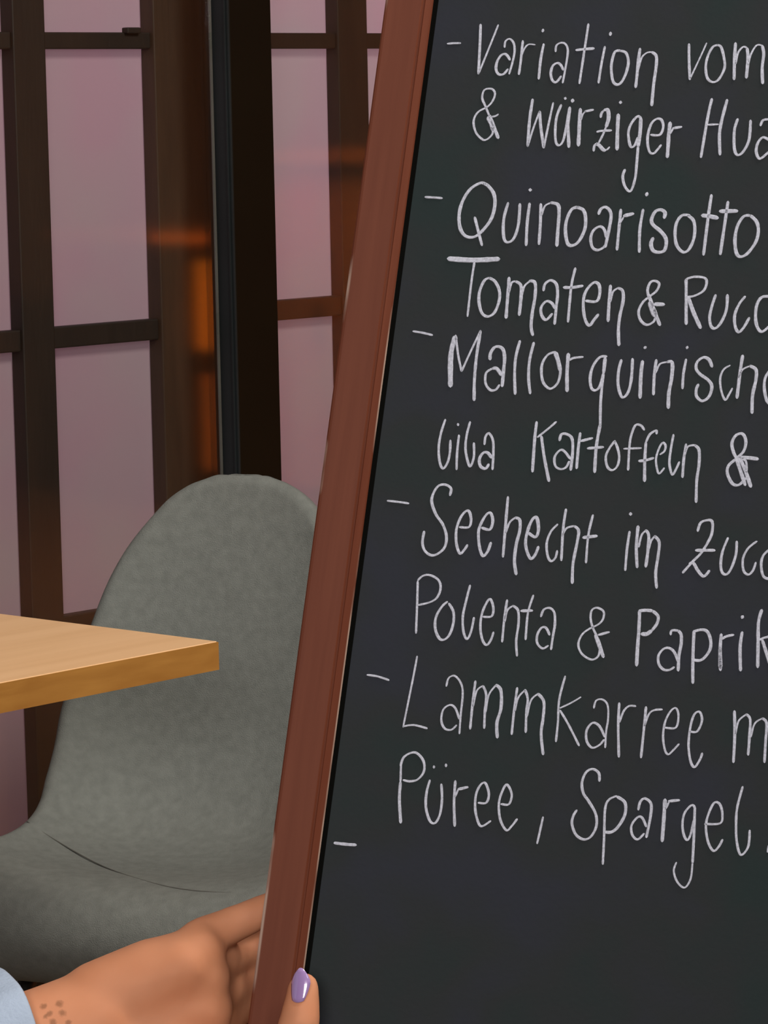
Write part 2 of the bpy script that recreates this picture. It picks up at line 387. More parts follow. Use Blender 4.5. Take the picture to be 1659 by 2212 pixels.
# stations: forward distance from backrest top, height, half width, edge lift
ST = [(.000, .8480, .000, .000), (.000, .8476, .014, .000), (.000, .8462, .028, .000), (.001, .8432, .043, .001), (.002, .838, .058, .002), (.004, .830, .074, .004), (.007, .816, .093, .007), (.012, .792, .113, .012), (.020, .759, .136, .018),
      (.030, .718, .155, .024), (.042, .670, .169, .030), (.054, .620, .181, .038), (.066, .570, .191, .048), (.082, .520, .189, .058), (.110, .470, .186, .068), (.150, .440, .184, .064),
      (.200, .428, .183, .048), (.255, .427, .187, .035), (.310, .432, .198, .028), (.355, .437, .204, .022), (.392, .436, .205, .014), (.415, .427, .200, .008), (.426, .408, .196, .004),
      (.424, .385, .192, .003), (.408, .362, .185, .0), (.375, .345, .172, .0), (.31, .335, .155, .0)]
ST = catmull(ST, 3)
NA = 36
def shell_pt(i, a, off=0):
    d, z, hw, lf = ST[i]
    d0, z0 = ST[max(i-1, 0)][:2]; d1, z1 = ST[min(i+1, len(ST)-1)][:2]
    t = Vector((0, -(d1-d0), z1-z0)).normalized(); n = Vector((0, t.z, -t.y))
    # normal on the upholstered side: forward for the back, up for the seat
    if n.y > 0 and z > .5: n = -n
    n = Vector((0, -abs(t.z), abs(t.y))) if d < .40 else Vector((0, -t.z if t.z < 0 else t.z, abs(t.y))).normalized()
    if d >= .40 and t.z < 0 and False: pass
    p = Vector((a*hw, .22-d, z))
    p += n*(lf*abs(a)**2.6)
    p -= n*off
    return p
TH = .026; NC = 44; RHO = .013
cols = [math.sin(math.pi/2*(-1+2*k/NC)) for k in range(NC+1)]
P_ = [[shell_pt(i, a) for a in cols] for i in range(len(ST))]
rim = []
for side in (0, -1):
    for i in range(len(ST)-1):
        for q in range(3): rim.append(P_[i][side].lerp(P_[i+1][side], q/3))
for k in range(NC): rim.append(P_[-1][k]); rim.append(P_[-1][k].lerp(P_[-1][k+1], .5))
from mathutils import kdtree
kd = kdtree.KDTree(len(rim))
for i_, p_ in enumerate(rim): kd.insert(p_, i_)
kd.balance()
bm = bmesh.new(); fr_, bk_ = [], []
for i in range(len(ST)):
    rf, rb = [], []
    for k in range(NC+1):
        p = P_[i][k]; d_ = 0 if (k in (0, NC) or i in (0, len(ST)-1)) else kd.find(p)[2]
        t_ = min(1, d_/RHO); h_ = TH/2*math.sqrt(max(0, 1-(1-t_)**2))
        i0, i1 = max(i-1, 0), min(i+1, len(ST)-1); k0, k1 = max(k-1, 0), min(k+1, NC)
        du = P_[i1][k]-P_[i0][k]; dv = P_[i][k1]-P_[i][k0]
        if dv.length < 1e-6: dv = Vector((1, 0, 0))
        n = dv.cross(du); n = n.normalized() if n.length > 1e-9 else Vector((0, -1, 0))
        if n.dot(Vector((0, -.6, .8) if i < len(ST)*.8 else (0, -1, 0))) < 0: n = -n
        rf.append(bm.verts.new(p+n*h_)); rb.append(bm.verts.new(p-n*h_))
    fr_.append(rf); bk_.append(rb)
for i in range(len(ST)-1):
    for k in range(NC):
        for g in (fr_, bk_): bm.faces.new((g[i][k], g[i][k+1], g[i+1][k+1], g[i+1][k]))
bmesh.ops.remove_doubles(bm, verts=bm.verts[:], dist=.0003)
bmesh.ops.dissolve_degenerate(bm, edges=bm.edges[:], dist=.0001)
sh = obj('seat_shell', bm, M_fab, chair, True)
sub = sh.modifiers.new('sub', 'SUBSURF'); sub.levels = 1; sub.render_levels = 1
def shell_at(fi, a, off):
    i = max(0, min(int(fi), len(ST)-2)); t = fi-i
    return shell_pt(i, a, off)*(1-t) + shell_pt(i+1, a, off)*t
def seam(name, f0, f1, rad, mat, par, off, amax=.99):
    bm = bmesh.new(); pts = []
    for k in range(41):
        a = -amax + 2*amax*k/40
        pts.append(shell_at(f0 + (f1-f0)*(1-a*a), a, off))
    tube(bm, pts, rad, 6); return obj(name, bm, mat, par, True)
def proj(p):
    q = chair.matrix_world @ p - camP; z = q.dot(_f); return (829.5+F*q.dot(CR)/z, 1106-F*q.dot(CU)/z)
for i in range(0, len(ST), 2):
    l = proj(shell_pt(i, -1)); c = proj(shell_pt(i, 0)); r = proj(shell_pt(i, 1)); (lambda *a: None)(i, [round(v, 3) for v in ST[i]], 'L', [round(v) for v in l], 'C', [round(v) for v in c], 'R', [round(v) for v in r])
best = []
grid = [(fi/4, a_/40, proj(shell_at(fi/4, a_/40, -TH/2-.0002))) for fi in range(110, 280) for a_ in range(-40, 41)]
for (x_, y_) in ((58, 1776), (95, 1800), (150, 1834), (215, 1868), (280, 1894), (345, 1911), (420, 1924), (500, 1930), (580, 1922), (660, 1895)):
    g_ = min(grid, key=lambda g: (g[2][0]-x_)**2 + (g[2][1]-y_)**2); best.append((g_[0], g_[1]))
bm = bmesh.new(); pts_ = [shell_at(fi, a_, -TH/2-.0001) for fi, a_ in catmull(best, 5)]
# even the polyline out
for _ in range(12): pts_ = [pts_[0]] + [(pts_[i-1]+pts_[i]*2+pts_[i+1])/4 for i in range(1, len(pts_)-1)] + [pts_[-1]]
tube(bm, pts_, .0008, 8); obj('seam', bm, M_seam, chair, True)
# under-seat frame and four splayed legs
bm = bmesh.new()
box(bm, (0, -.04, .392), (.13, 0, 0), (0, .012, 0), (0, 0, .008), .003); box(bm, (0, .07, .388), (.13, 0, 0), (0, .012, 0), (0, 0, .008), .003)
box(bm, (-.12, .015, .39), (.012, 0, 0), (0, .07, 0), (0, 0, .008), .003); box(bm, (.12, .015, .39), (.012, 0, 0), (0, .07, 0), (0, 0, .008), .003)
box(bm, (0, .015, .402), (.06, 0, 0), (0, .06, 0), (0, 0, .006), .002)
obj('seat_frame', bm, M_leg, chair)
for sx_ in (-1, 1):
    for sy_ in (-1, 1):
        bm = bmesh.new(); tube(bm, [(sx_*.125, .015+sy_*.065, .396), (sx_*.215, .015+sy_*.215, .004)], [.013, .009], 16)
        l_ = obj('leg', bm, M_leg, chair, True)
        bm = bmesh.new(); tube(bm, [(sx_*.2145, .015+sy_*.214, .008), (sx_*.216, .015+sy_*.2165, .0)], [.0105, .0105], 16); obj('foot_cap', bm, M_leg, l_, True)
# ------------------------------------------------------------------ menu board
LEAN = math.radians(12)
BN = Vector((0, -math.cos(LEAN), math.sin(LEAN)))
b0 = at(700, 1500, 1.70)
pa = hit(535, 2212, b0, BN); pb = hit(833, 0, b0, BN)
BY = (pb-pa).normalized(); BX = BY.cross(BN).normalized()
bmx = Matrix((BX, BY, BN)).transposed().to_4x4(); bmx.translation = pa
FT = .020                                   # thickness of the frame
BWID = .62; TOPY = .80
# lower right foot reaches the floor
RB = -(pa + BX*BWID).z/BY.z
BOT = -RB if RB < 0 else -RB
low = (0 - (pa + BX*BWID - BN*FT).z)/BY.z
BOT = low
(lambda *a: None)('board foot y', BOT, 'origin', pa)
root_m = bmx.copy(); root_m.translation = pa + BX*BWID/2 + BY*BOT
board = tag(empty('menu_board', root_m), 'tall red-brown framed chalkboard sign with a handwritten German menu, tipped and held by one hand', 'sign')
OX, OY = BWID/2, -BOT                        # local = board coords - (OX, BOT)
def bl_(x, y, z=0): return Vector((x-OX, y+OY, z))
FW = .0258; BFACE = -.0065
def stile_profile():
    # (across, height, edge flag)
    return [(0, -FT, 0), (0, -.0012, 1), (.0007, -.0003, 1), (.0018, 0, 0), (FW*.35, .0, 0), (FW*.755, 0, 0), (FW*.795, -.0011, 0), (FW*.815, -.0012, 0), (FW*.835, -.0007, 0), (FW*.965, -.0024, 0), (FW*.985, -.0030, 1), (FW, -.0040, 1), (FW, BFACE-.004, 0), (FW, -FT, 0)]
def moulding(name, p0, p1, inward, par, mitre0=0, mitre1=0):
    """profile swept from p0 to p1 (board coords), inward = unit 2-vector to the panel"""
    p0 = Vector((*p0, 0)); p1 = Vector((*p1, 0)); t = (p1-p0).normalized(); iv = Vector((*inward, 0))
    prof = stile_profile(); bm = bmesh.new(); lay = bm.verts.layers.float.new('edge'); rings = []
    NS = 60
    for k in range(NS+1):
        q = p0 + (p1-p0)*k/NS; ring = []
        for (x, z, e) in prof:
            m = (mitre0*x*(1-k/NS)) - (mitre1*x*(k/NS)) if (mitre0 or mitre1) else 0
            wob = noise.noise(Vector((k*.9, x*40, 1)))*.00003
            v = bm.verts.new(bl_(*(q + iv*x + t*m).xy, z+ (wob if z > -.005 else 0))); v[lay] = e; ring.append(v)
        rings.append(ring)
    n = len(prof)
    for k in range(NS):
        for i in range(n): bm.faces.new((rings[k][i], rings[k][(i+1) % n], rings[k+1][(i+1) % n], rings[k+1][i]))
    bm.faces.new(rings[0]); bm.faces.new(rings[-1][::-1])
    return obj(name, bm, M_frame, par)
PB = -.42                                    # lower edge of the panel opening
moulding('frame_stile', (0, BOT+.0), (0, TOPY), (1, 0), board, 0, 1)
moulding('frame_stile', (BWID, BOT), (BWID, TOPY), (-1, 0), board, 0, 1)
moulding('frame_rail', (0, TOPY), (BWID, TOPY), (0, -1), board, 1, 1)
moulding('frame_rail', (FW, PB-FW), (BWID-FW, PB-FW), (0, 1), board, 0, 0)
bm = bmesh.new()
box(bm, bl_(BWID/2, (PB-.004+TOPY-FW+.004)/2, BFACE-.002), (BWID/2-FW+.004, 0, 0), (0, (TOPY-PB-FW+.008)/2, 0), (0, 0, .002))
obj('panel', bm, M_board, board)
# black strip standing in for the shadow in the joint between frame and slate
M_joint_shadow = pmat('joint_shadow_black', (.002, .002, .0015), .9, .1, 10, spec=.05)
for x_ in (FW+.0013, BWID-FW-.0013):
    bm = bmesh.new(); box(bm, bl_(x_, (PB+TOPY-FW)/2, BFACE+.0004), (.0013, 0, 0), (0, (TOPY-FW-PB)/2-.001, 0), (0, 0, .0005)); obj('joint_shadow_strip', bm, M_joint_shadow, board)
# rear leg frame hinged at the top
bk = math.radians(20)
def rl(x, d, z0=-FT): return bl_(x, TOPY-.03, z0) + Vector((0, -math.cos(bk)*d, -math.sin(bk)*d))
hinge_w = board.matrix_world @ rl(BWID/2, 0)
ddir = (board.matrix_world.to_3x3() @ Vector((0, -math.cos(bk), -math.sin(bk))))
def reach(x): return -(board.matrix_world @ rl(x, 0)).z/ddir.z
dL = reach(BWID-.05)-.01
for x_ in (.05, BWID-.05):
    bm = bmesh.new(); a_, b_ = rl(x_, 0), rl(x_, dL); mid = (a_+b_)/2; tt = (b_-a_)/2
    nn = Vector((0, math.sin(bk), -math.cos(bk)))
    box(bm, mid + nn*.008, (.012, 0, 0), tt, nn*.008, .001); obj('rear_leg', bm, M_frame, board)
    bm = bmesh.new(); tube(bm, [bl_(x_-.018, TOPY-.03, -FT-.002), bl_(x_+.018, TOPY-.03, -FT-.002)], .004, 12); obj('hinge', bm, M_leg, board, True)
bm = bmesh.new(); nn = Vector((0, math.sin(bk), -math.cos(bk))); box(bm, rl(BWID/2, dL-.22)+nn*.008, (BWID/2-.062, 0, 0), Vector((0, math.cos(bk), math.sin(bk)))*.012, nn*.008, .001); obj('rear_rail', bm, M_frame, board)
# ------------------------------------------------------------------ the handwriting: every stroke a chalk ribbon lying on the slate
CROPS = {'A': (940, 30, 4.608), 'B': (1299, 30, 4.608), 'C': (900, 380, 4.1475), 'D': (1259, 380, 4.1475), 'E': (880, 700, 4.1475), 'F': (1259, 700, 4.1475),
         'G': (820, 1030, 3.95), 'H': (1239, 1030, 3.95), 'I': (700, 1400, 3.456), 'J': (1179, 1430, 3.456), 'K': (1359, 1290, 5.53), 'Z': (1180, 200, 11.85)}
TEXT = """
=dash
A w5 120,298 190,293 255,292
=dash
C w5.5 75,190 150,194 230,200
=dash
E w5 50,65 140,80 225,100
=dash
G w5 65,205 160,215 250,228
=dash
I w5 320,200 400,212 485,240
=dash
I w7 75,1455 160,1465 240,1470
=Variation
A 452,105 445,300 430,600; w4.5 628,110 540,330 430,600; w5 690,335 700,275 740,250 780,290 790,370 770,480 735,600; 745,460 720,420 690,400 650,420 615,480 605,550 630,600 680,600 725,550
A w5.5 872,268 860,380 850,480 832,605; w4 858,420 890,345 930,305 995,308; 1080,300 1050,450 1030,650; w6 1075,155 1068,180; w5 1198,378 1205,320 1245,290 1295,300 1320,370 1300,520 1268,690; 1275,560 1250,510 1215,490 1170,520 1150,590 1165,660 1205,680 1255,620
A w5.5 1525,100 1490,330 1435,695; w7 1400,362 1490,352 1582,345
B w5.5 35,325 0,500 -29,690; w7 92,185 88,215; w6.5 190,365 135,380 105,470 98,560 115,670 155,705 200,680 245,590 268,480 245,390 185,368
B w6.5 385,345 365,480 355,600 340,735; w4.5 365,560 400,440 450,390 500,380; w7 500,380 545,420 545,520 520,700 500,915
=vom
B 872,300 872,450 880,655; w4 1048,290 980,440 885,640; w6 1165,310 1110,330 1060,420 1038,530 1055,640 1110,680 1170,650 1225,540 1220,440 1190,330 1150,312; w7 1335,290 1325,450 1320,655; w5 1335,500 1360,390 1410,330 1450,340 ; w7 1450,340 1458,450 1442,640; w4.5 1460,510 1490,400 1545,315 1600,315; w7 1600,315 1615,400 1600,540 1605,695
=&
A w5 560,1130 575,1170 560,1210 515,1250 470,1250 405,1180 382,1070 425,980 520,925 570,870 595,800 575,755 530,745 485,765 468,840 500,920 540,1020; w7 540,1010 580,1110 628,1240; w9 525,1030 560,1100 575,1160; w5 560,1025 600,1018 628,1000
=würziger
A w6.5 970,850 940,1050 920,1320; w4.5 920,1320 980,1130 1040,970; w6.5 1040,970 1050,1120 1080,1335; w5 1080,1335 1130,1090 1175,885; w6 1255,905 1210,1020 1195,1150 1200,1270 1230,1310 1270,1270 1300,1150 1338,930; w7 1340,930 1320,1100 1325,1200 1330,1330; w8 1298,835 1292,850; w8 1370,852 1364,878
A w8 1445,945 1435,1100 1425,1315; w4 1450,1060 1470,1000 1500,970; w7 1490,972 1575,955
Z w6 1390,640 1410,540 1460,470; w8 1470,460 1560,440 1590,520 1590,680 1530,880; w5 1530,880 1440,1100 1340,1290; w6 1210,1500 1230,1370 1290,1310; w8 1270,1310 1350,1350 1440,1450 1510,1490; w5 1510,1480 1570,1450 1620,1395; w6 1290,1010 1400,985 1670,970
B w8 168,1000 160,1150 155,1355; w8 192,872 188,892; w6 400,1050 365,1020 320,1060 280,1130 268,1210 290,1320 330,1310 362,1230; w8 392,1040 385,1180 365,1320; w6 365,1320 350,1500 335,1640 290,1765 235,1720 212,1620 235,1550
B 490,1205 580,1205 615,1130 600,1060 555,1045 500,1090 465,1190 460,1290 480,1375 520,1390 560,1350 595,1305; w8 685,1080 670,1200 665,1300 655,1430; w5 680,1200 715,1140; w7 710,1140 800,1125
=Hua
B w6.5 1100,845 1060,1020 990,1430; w7 1252,855 1200,1050 1175,1200 1180,1405; w5 1055,1105 1165,1100; w6.5 1358,1045 1325,1150 1320,1300 1335,1385 1370,1405 1420,1360 1470,1250 1485,1060; w6 1582,1115 1610,1060 1675,1050; w6.5 1675,1260 1610,1230 1560,1280 1540,1360 1560,1430 1595,1435 1672,1370
=Quinoarisotto
C w7.5 620,75 570,65 480,120 410,230 380,350 390,470 440,540 520,545 600,480 670,380 700,260 690,160 640,90 600,68; w6 520,370 545,470 585,625; w6.5 820,240 785,360 775,470 785,570 820,595 870,560 910,440 925,250; w6.5 1012,245 990,420 980,625; w9 1018,118 1016,134
C w6.5 1112,250 1108,420 1095,615; w5 1115,360 1150,270 1210,240; w7.5 1200,240 1265,260 1275,340 1265,480 1255,630; w7.5 1450,280 1390,300 1345,390 1332,490 1350,600 1390,625 1450,590 1505,480 1512,370 1490,305 1430,280
D w7 140,345 160,300 200,280 240,310 252,370 230,500 200,640; w6.5 215,560 190,480 150,455 95,490 70,560 85,640 130,665 180,645 205,615; w6.5 340,300 325,450 305,665; w5 328,430 365,370; w9 365,360 455,338; w6.5 540,300 510,480 505,685; w8 577,152 568,178; w8 728,380 735,330 700,305 650,320 615,390 630,440 700,500 745,570 735,660 690,685 630,670 610,610 630,555
D w7 960,355 890,355 840,420 825,520 840,620 890,680 940,670 985,590 1003,490 990,400 940,355; w7 1152,170 1125,350 1080,710; w10 1065,355 1130,362 1210,378; w7 1300,230 1275,400 1230,705; w10 1225,318 1385,315; w7.5 1500,355 1440,365 1385,450 1362,570 1375,690 1415,725 1480,690 1550,590 1572,490 1555,410 1500,355
=Tomaten
C w12 280,742 500,755 740,745; w5 518,770 490,950 455,1260; w6.5 665,912 610,935 565,1030 558,1130 585,1230 640,1260 700,1220 740,1110 738,1020 700,945 650,915; w7 828,910 815,1080 800,1275; w5 825,1050 850,960 890,945; w7 885,945 932,980 935,1080 918,1250; w5 940,1080 965,990 1020,940; w7 1010,940 1060,960 1060,1080 1035,1230 1025,1350 1040,1430
C w6.5 1135,1030 1150,970 1200,937 1250,970 1262,1060 1250,1180 1235,1330; w6.5 1240,1190 1210,1140 1160,1125 1115,1180 1120,1250 1160,1290 1215,1235; w6 1422,825 1385,990 1355,1310; w8 1315,1000 1400,1000 1490,985
D w7 25,1120 120,1125 150,1060 145,980 105,955 50,1000 10,1080 5,1200 25,1300 60,1340 100,1290 140,1240; w7 248,980 235,1130 225,1305; w5 245,1130 270,1040 315,1005; w7 310,1005 355,1030 360,1120 330,1260 318,1380 322,1520
=&
D w6 650,1270 630,1310 570,1335 515,1290 500,1210 540,1130 600,1080 660,1030 683,970 650,942 605,955 580,1020 590,1090; w7 585,1060 620,1150 690,1340; w12 600,1130 650,1260; w9 640,1150 730,1152
=Ruco
D w7 925,925 925,1100 925,1330; w6 925,925 1000,905 1090,915 1108,960 1080,1030 1000,1075 935,1085; w8.5 945,1090 990,1220 1055,1365; w6.5 1190,1065 1155,1170 1135,1270 1150,1350 1190,1365 1240,1310 1285,1200 1295,1065; w6.5 1455,1080 1400,1150 1360,1250 1365,1350 1395,1400 1440,1360 1492,1270; w7 1680,1080 1600,1090 1555,1170 1548,1290 1570,1370 1610,1395 1680,1340
=Mallorquinische
E w11 430,110 390,270 385,560; w5 432,100 455,280 485,425; w5 485,425 560,260 655,62; w6.5 655,60 620,280 600,500 597,685; w7.5 740,320 745,260 790,205 850,220 870,300 860,430 848,560; w8 845,460 800,400 760,400; w6 760,400 705,440 700,530 740,590 790,590 825,545; w6.5 1008,150 970,300 960,450 965,630; w6.5 1133,165 1095,320 1085,480 1100,625
E w6 1330,250 1260,275 1210,350 1200,440 1220,530 1280,580 1345,530 1370,430 1355,350; w9 1325,255 1350,330 1370,420; w8 1442,265 1430,430 1430,605; w6 1450,325 1490,305 1575,295
F w6.5 215,290 150,300 90,380 65,480 75,570 110,595 150,560 185,440; w7.5 200,300 185,440; w6 185,440 160,680 155,920; w6.5 345,320 320,420 315,540 340,640 370,655 410,600 435,480 445,310; w7.5 535,330 520,450 512,665; w8 566,205 550,218; w6.5 658,320 640,450 632,635; w5 650,440 690,360 760,340; w8 755,340 800,350 795,480 770,620 765,755
F w6 925,315 900,450 892,580; w7 938,202 930,220; w7 1158,385 1130,320 1080,300 1025,340 1015,400 1050,450 1120,500 1155,560 1130,650 1070,690 1020,650 1015,590 1035,540; w5 1320,370 1260,410 1230,490 1240,600 1275,680 1310,630 1340,575; w7 1432,280 1410,420 1380,665; w5 1395,480 1430,410 1500,375; w7.5 1495,375 1550,410 1550,500 1520,640 1515,800; w6.5 1680,410 1635,480 1625,570 1645,680 1680,720
=lila
E w5.5 340,855 300,980 280,1110 290,1240 320,1295 360,1240 380,1150 385,1040; w5.5 462,995 445,1150 440,1305; w6 452,892 455,910; w5.5 562,875 530,1000 520,1120 540,1230 565,1275 595,1190 595,1065; w5.5 690,1080 700,1010 730,980 765,1040 770,1150 762,1305; w7 755,1200 720,1155 680,1155 645,1210 655,1275 700,1295 730,1255
=Kartoffeln
E w6.5 1158,875 1140,1030 1120,1325; w5.5 1335,875 1260,940 1165,1015; w6.5 1200,1005 1225,1190 1268,1410; w6.5 1362,1045 1380,990 1430,988 1475,1030 1480,1150 1462,1310; w5.5 1460,1210 1410,1145 1370,1130 1320,1190 1325,1270 1370,1300 1420,1285 1450,1230; w6.5 1548,975 1530,1120 1515,1295; w7 1550,1050 1660,1022
F w7 155,900 120,1100 105,1330; w6.5 40,1115 185,1103; w5.5 290,1045 240,1110 205,1190 220,1280 265,1310 310,1270 325,1190 310,1110 285,1050; w5.5 550,950 520,910 470,910 430,1010 415,1120 405,1310; w5 365,1118 525,1112; w6 660,985 655,955 600,990 565,1060; w7 565,1060 555,1200 552,1410; w7 500,1228 560,1222 635,1200
F w5 690,1170 730,1140 740,1090 715,1065 680,1120 655,1210 665,1300 685,1340 730,1290; w5.5 812,990 790,1110 775,1230 785,1310 805,1350 840,1290 865,1235; w6 925,1075 905,1200 892,1375; w5 910,1180 940,1100 1010,1085; w6.5 1000,1085 1040,1130 1040,1260 1020,1400 1014,1598
=&
F w7 1460,1380 1400,1440 1340,1430 1295,1340 1305,1270 1370,1210 1440,1140 1460,1050 1430,985 1370,1000 1335,1070 1350,1150 1375,1200; w8 1370,1190 1455,1445; w8 1395,1180 1450,1300 1505,1460; w5.5 1400,1195 1460,1230 1465,1330; w9 1410,1195 1490,1200 1570,1210
=Seehecht
G w6 600,160 608,100 560,68 500,80 455,150 445,220 480,320 540,410 570,510 555,600 500,655 440,670 385,630 365,560 380,465; w6 680,430 760,430 780,370 765,300 735,295 690,350 655,450 655,570 685,655 725,620 750,580; w6.5 870,435 940,450 965,380 950,315 920,315 880,370 845,460 850,590 880,675 920,640 950,560; w6 1095,170 1075,400 1052,685; w5 1075,480 1110,390 1160,348; w7 1155,348 1195,370 1195,460 1165,580 1150,720 1165,835
G w7 1270,480 1330,515 1355,450 1340,350 1300,370 1260,470 1245,570 1265,660 1295,700 1330,660 1355,595; w5.5 1520,405 1460,470 1425,570 1435,680 1465,720 1500,690 1515,630; w6 1590,275 1565,450 1550,715
H w5 -100,510 -60,440 10,420; w6.5 5,420 42,460 30,560 -5,740 -12,910; w5.5 165,325 125,500 105,735; w9 80,520 200,505
=im
H w6 478,465 455,620 440,800; w8 486,308 486,326; w7 550,420 535,600 542,775; w5 555,600 580,500 620,455; w7 615,455 640,500 635,620 615,770; w5 640,620 660,550 695,505; w6.5 690,505 730,560 720,680 700,820 708,950
=Zucc
H w6.5 1058,465 1080,400 1120,375 1180,380 1180,480 1140,570 1080,660 1020,720 930,820; w7 985,745 1020,735 1060,800 1110,850 1160,800; w7.5 1040,628 1205,628; w6 1318,520 1270,640 1255,750 1270,820 1310,830 1350,770 1385,660 1392,550; w5.5 1565,550 1490,610 1445,700 1450,800 1490,835 1530,800 1555,730; w6 1680,615 1620,670 1600,750 1620,850 1680,875
=Polenta
G w5 325,890 320,1080 310,1335; w5.5 325,885 370,845 430,840 500,880 520,950 490,1030 430,1070 330,1095; w6 580,1065 530,1110 480,1200 475,1300 510,1380 555,1388 600,1340 630,1240 628,1150 590,1080; w5.5 772,925 740,1050 710,1190 715,1320 745,1385 780,1320 805,1200; w5.5 880,1195 955,1190 970,1120 945,1045 910,1080 870,1180 860,1300 880,1400 915,1435 950,1390 972,1325
G w5.5 1088,1050 1065,1200 1045,1410; w5 1065,1240 1090,1140 1140,1100; w5.5 1135,1100 1180,1140 1185,1250 1165,1400 1172,1530; w5 1312,1010 1270,1140 1255,1250 1245,1390; w7 1205,1145 1305,1142; w5.5 1375,1195 1400,1135 1450,1120 1490,1160 1495,1260 1480,1350 1462,1475; w5.5 1450,1350 1420,1290 1380,1290 1345,1350 1345,1420 1390,1465 1440,1440
=&
H w5 225,1450 210,1530 150,1560 70,1510 40,1430 70,1350 130,1300 210,1260 250,1215 255,1150 200,1118 155,1140 145,1210 165,1290 215,1400 255,1530; w7.5 185,1350 255,1540; w6.5 210,1350 305,1325
=Paprik
K w7.5 125,160 115,400 100,600 88,820; w8 115,165 200,158 280,165; w7 280,165 345,230 330,320 270,400; w10 270,400 210,440 145,440; w6 495,450 510,400 590,400; w7 585,400 620,450 620,560 595,700 585,880; w6 590,780 540,660 480,610 410,620 350,700 355,800 410,865 480,870 540,835; w7 775,400 765,600 760,800 760,1030; w7 775,410 860,390 930,410 970,500 970,610 920,700 850,755 760,750
K w7 1100,440 1085,650 1090,875; w8 1085,600 1090,850; w7 1110,500 1160,470 1250,450; w7 1350,415 1325,600 1330,880; w8 1360,225 1345,250; w7 1585,150 1545,300 1540,560 1535,840; w6 1550,515 1600,490 1680,470; w7 1590,510 1700,860
=Lammkarree
I w4.5 695,60 665,220 590,590; w5 590,585 670,575 770,600; w4.5 912,285 930,225 975,208 1020,260 1035,340 1020,500 1010,640; w5 1010,530 980,450 940,425 890,460 875,540 900,600 950,610 990,575; w5.5 1130,245 1110,400 1090,605; w4.5 1110,440 1140,320 1190,280; w5.5 1185,280 1210,350 1200,480 1195,600; w4.5 1205,480 1230,350 1290,270; w7 1285,275 1320,320 1320,450 1290,560 1293,670
I w5.5 1442,295 1420,450 1400,645; w4.5 1425,470 1450,370 1505,310; w5.5 1500,310 1520,380 1510,480 1505,630; w4.5 1515,510 1545,390 1600,340; w6.5 1595,340 1640,400 1635,520 1620,640 1635,795
J w5 145,105 100,280 90,450 75,595; w4.5 262,262 190,305 105,345; w5 105,360 170,470 248,625; w4.5 358,345 375,290 420,280 460,320 465,420 450,520 443,640; w5.5 440,560 400,480 350,455 305,510 305,590 345,640 400,620 435,580; w6 548,305 540,480 545,710; w5 550,450 580,370 620,330 672,330; w6 748,335 730,520 710,715; w5 735,480 770,390 810,360 870,355
J w5 885,490 970,490 990,400 970,345 930,370 890,450 875,560 890,660 915,690 950,660 995,612; w5.5 1075,520 1130,518 1165,440 1150,375 1110,390 1080,480 1065,620 1080,740 1110,785 1150,730 1168,680
=m
J w6.5 1408,365 1410,550 1400,750; w4.5 1415,540 1440,440 1500,390; w6 1495,390 1525,430 1520,560 1510,695; w4.5 1530,560 1560,460 1620,420; w6 1615,420 1648,460 1640,600 1632,750
=Püree,
I w5 575,850 570,1000; w6.5 570,1000 562,1130 572,1305; w5.5 570,880 600,810 680,780 740,840 745,920 700,980 640,995 590,985; w5.5 790,985 765,1080 760,1190 790,1290 830,1305 865,1240 880,1130 875,1015; w6 820,880 820,895; w6 910,866 910,885; w6 980,990 970,1150 975,1330; w5 978,1110 1000,1060; w7.5 1000,1055 1075,1038
I w5.5 1150,1155 1210,1155 1230,1090 1205,1010 1170,1020 1135,1090 1128,1200 1150,1300 1180,1330 1245,1290; w5.5 1320,1165 1380,1165 1400,1090 1365,1020 1330,1070 1305,1160 1315,1280 1360,1360 1400,1330 1442,1275; w5 1635,1260 1615,1350 1590,1460
=Spargel,
J w6 400,890 395,830 350,800 300,825 270,900 280,980 320,1040 370,1130 378,1220 340,1300 285,1325 225,1290 195,1210 205,1150 232,1105; w5.5 530,1000 470,1030 442,1100 435,1300 425,1510; w7 530,1005 590,1050 590,1140 540,1230 490,1270 440,1270; w6 690,1105 705,1045 740,1020 785,1060 780,1160 750,1310; w5.5 750,1230 720,1165 685,1160 640,1220 645,1290 685,1325 735,1280
J w8 890,1025 880,1180 868,1340; w5 892,1100 920,1045; w7 915,1040 998,1032; w5.5 1115,1110 1105,1075 1080,1075 1035,1130 1020,1210 1030,1290 1055,1330 1080,1290 1105,1180; w6 1112,1090 1105,1300 1095,1500; w4.5 1095,1500 1080,1620 1035,1685 980,1640 955,1560 975,1495
J w5.5 1185,1210 1300,1205 1318,1140 1300,1065 1260,1050 1220,1120 1195,1220 1210,1340 1250,1410 1290,1380 1320,1325; w5.5 1470,930 1430,1080 1420,1200 1425,1340 1455,1440 1510,1380 1522,1255; w5 1662,1370 1655,1420
"""
ps = pa + BN*(BFACE+.0)                       # a point on the slate surface
inv = board.matrix_world.inverted()
def slate(px, py):
    return inv @ hit(px, py, ps, BN)
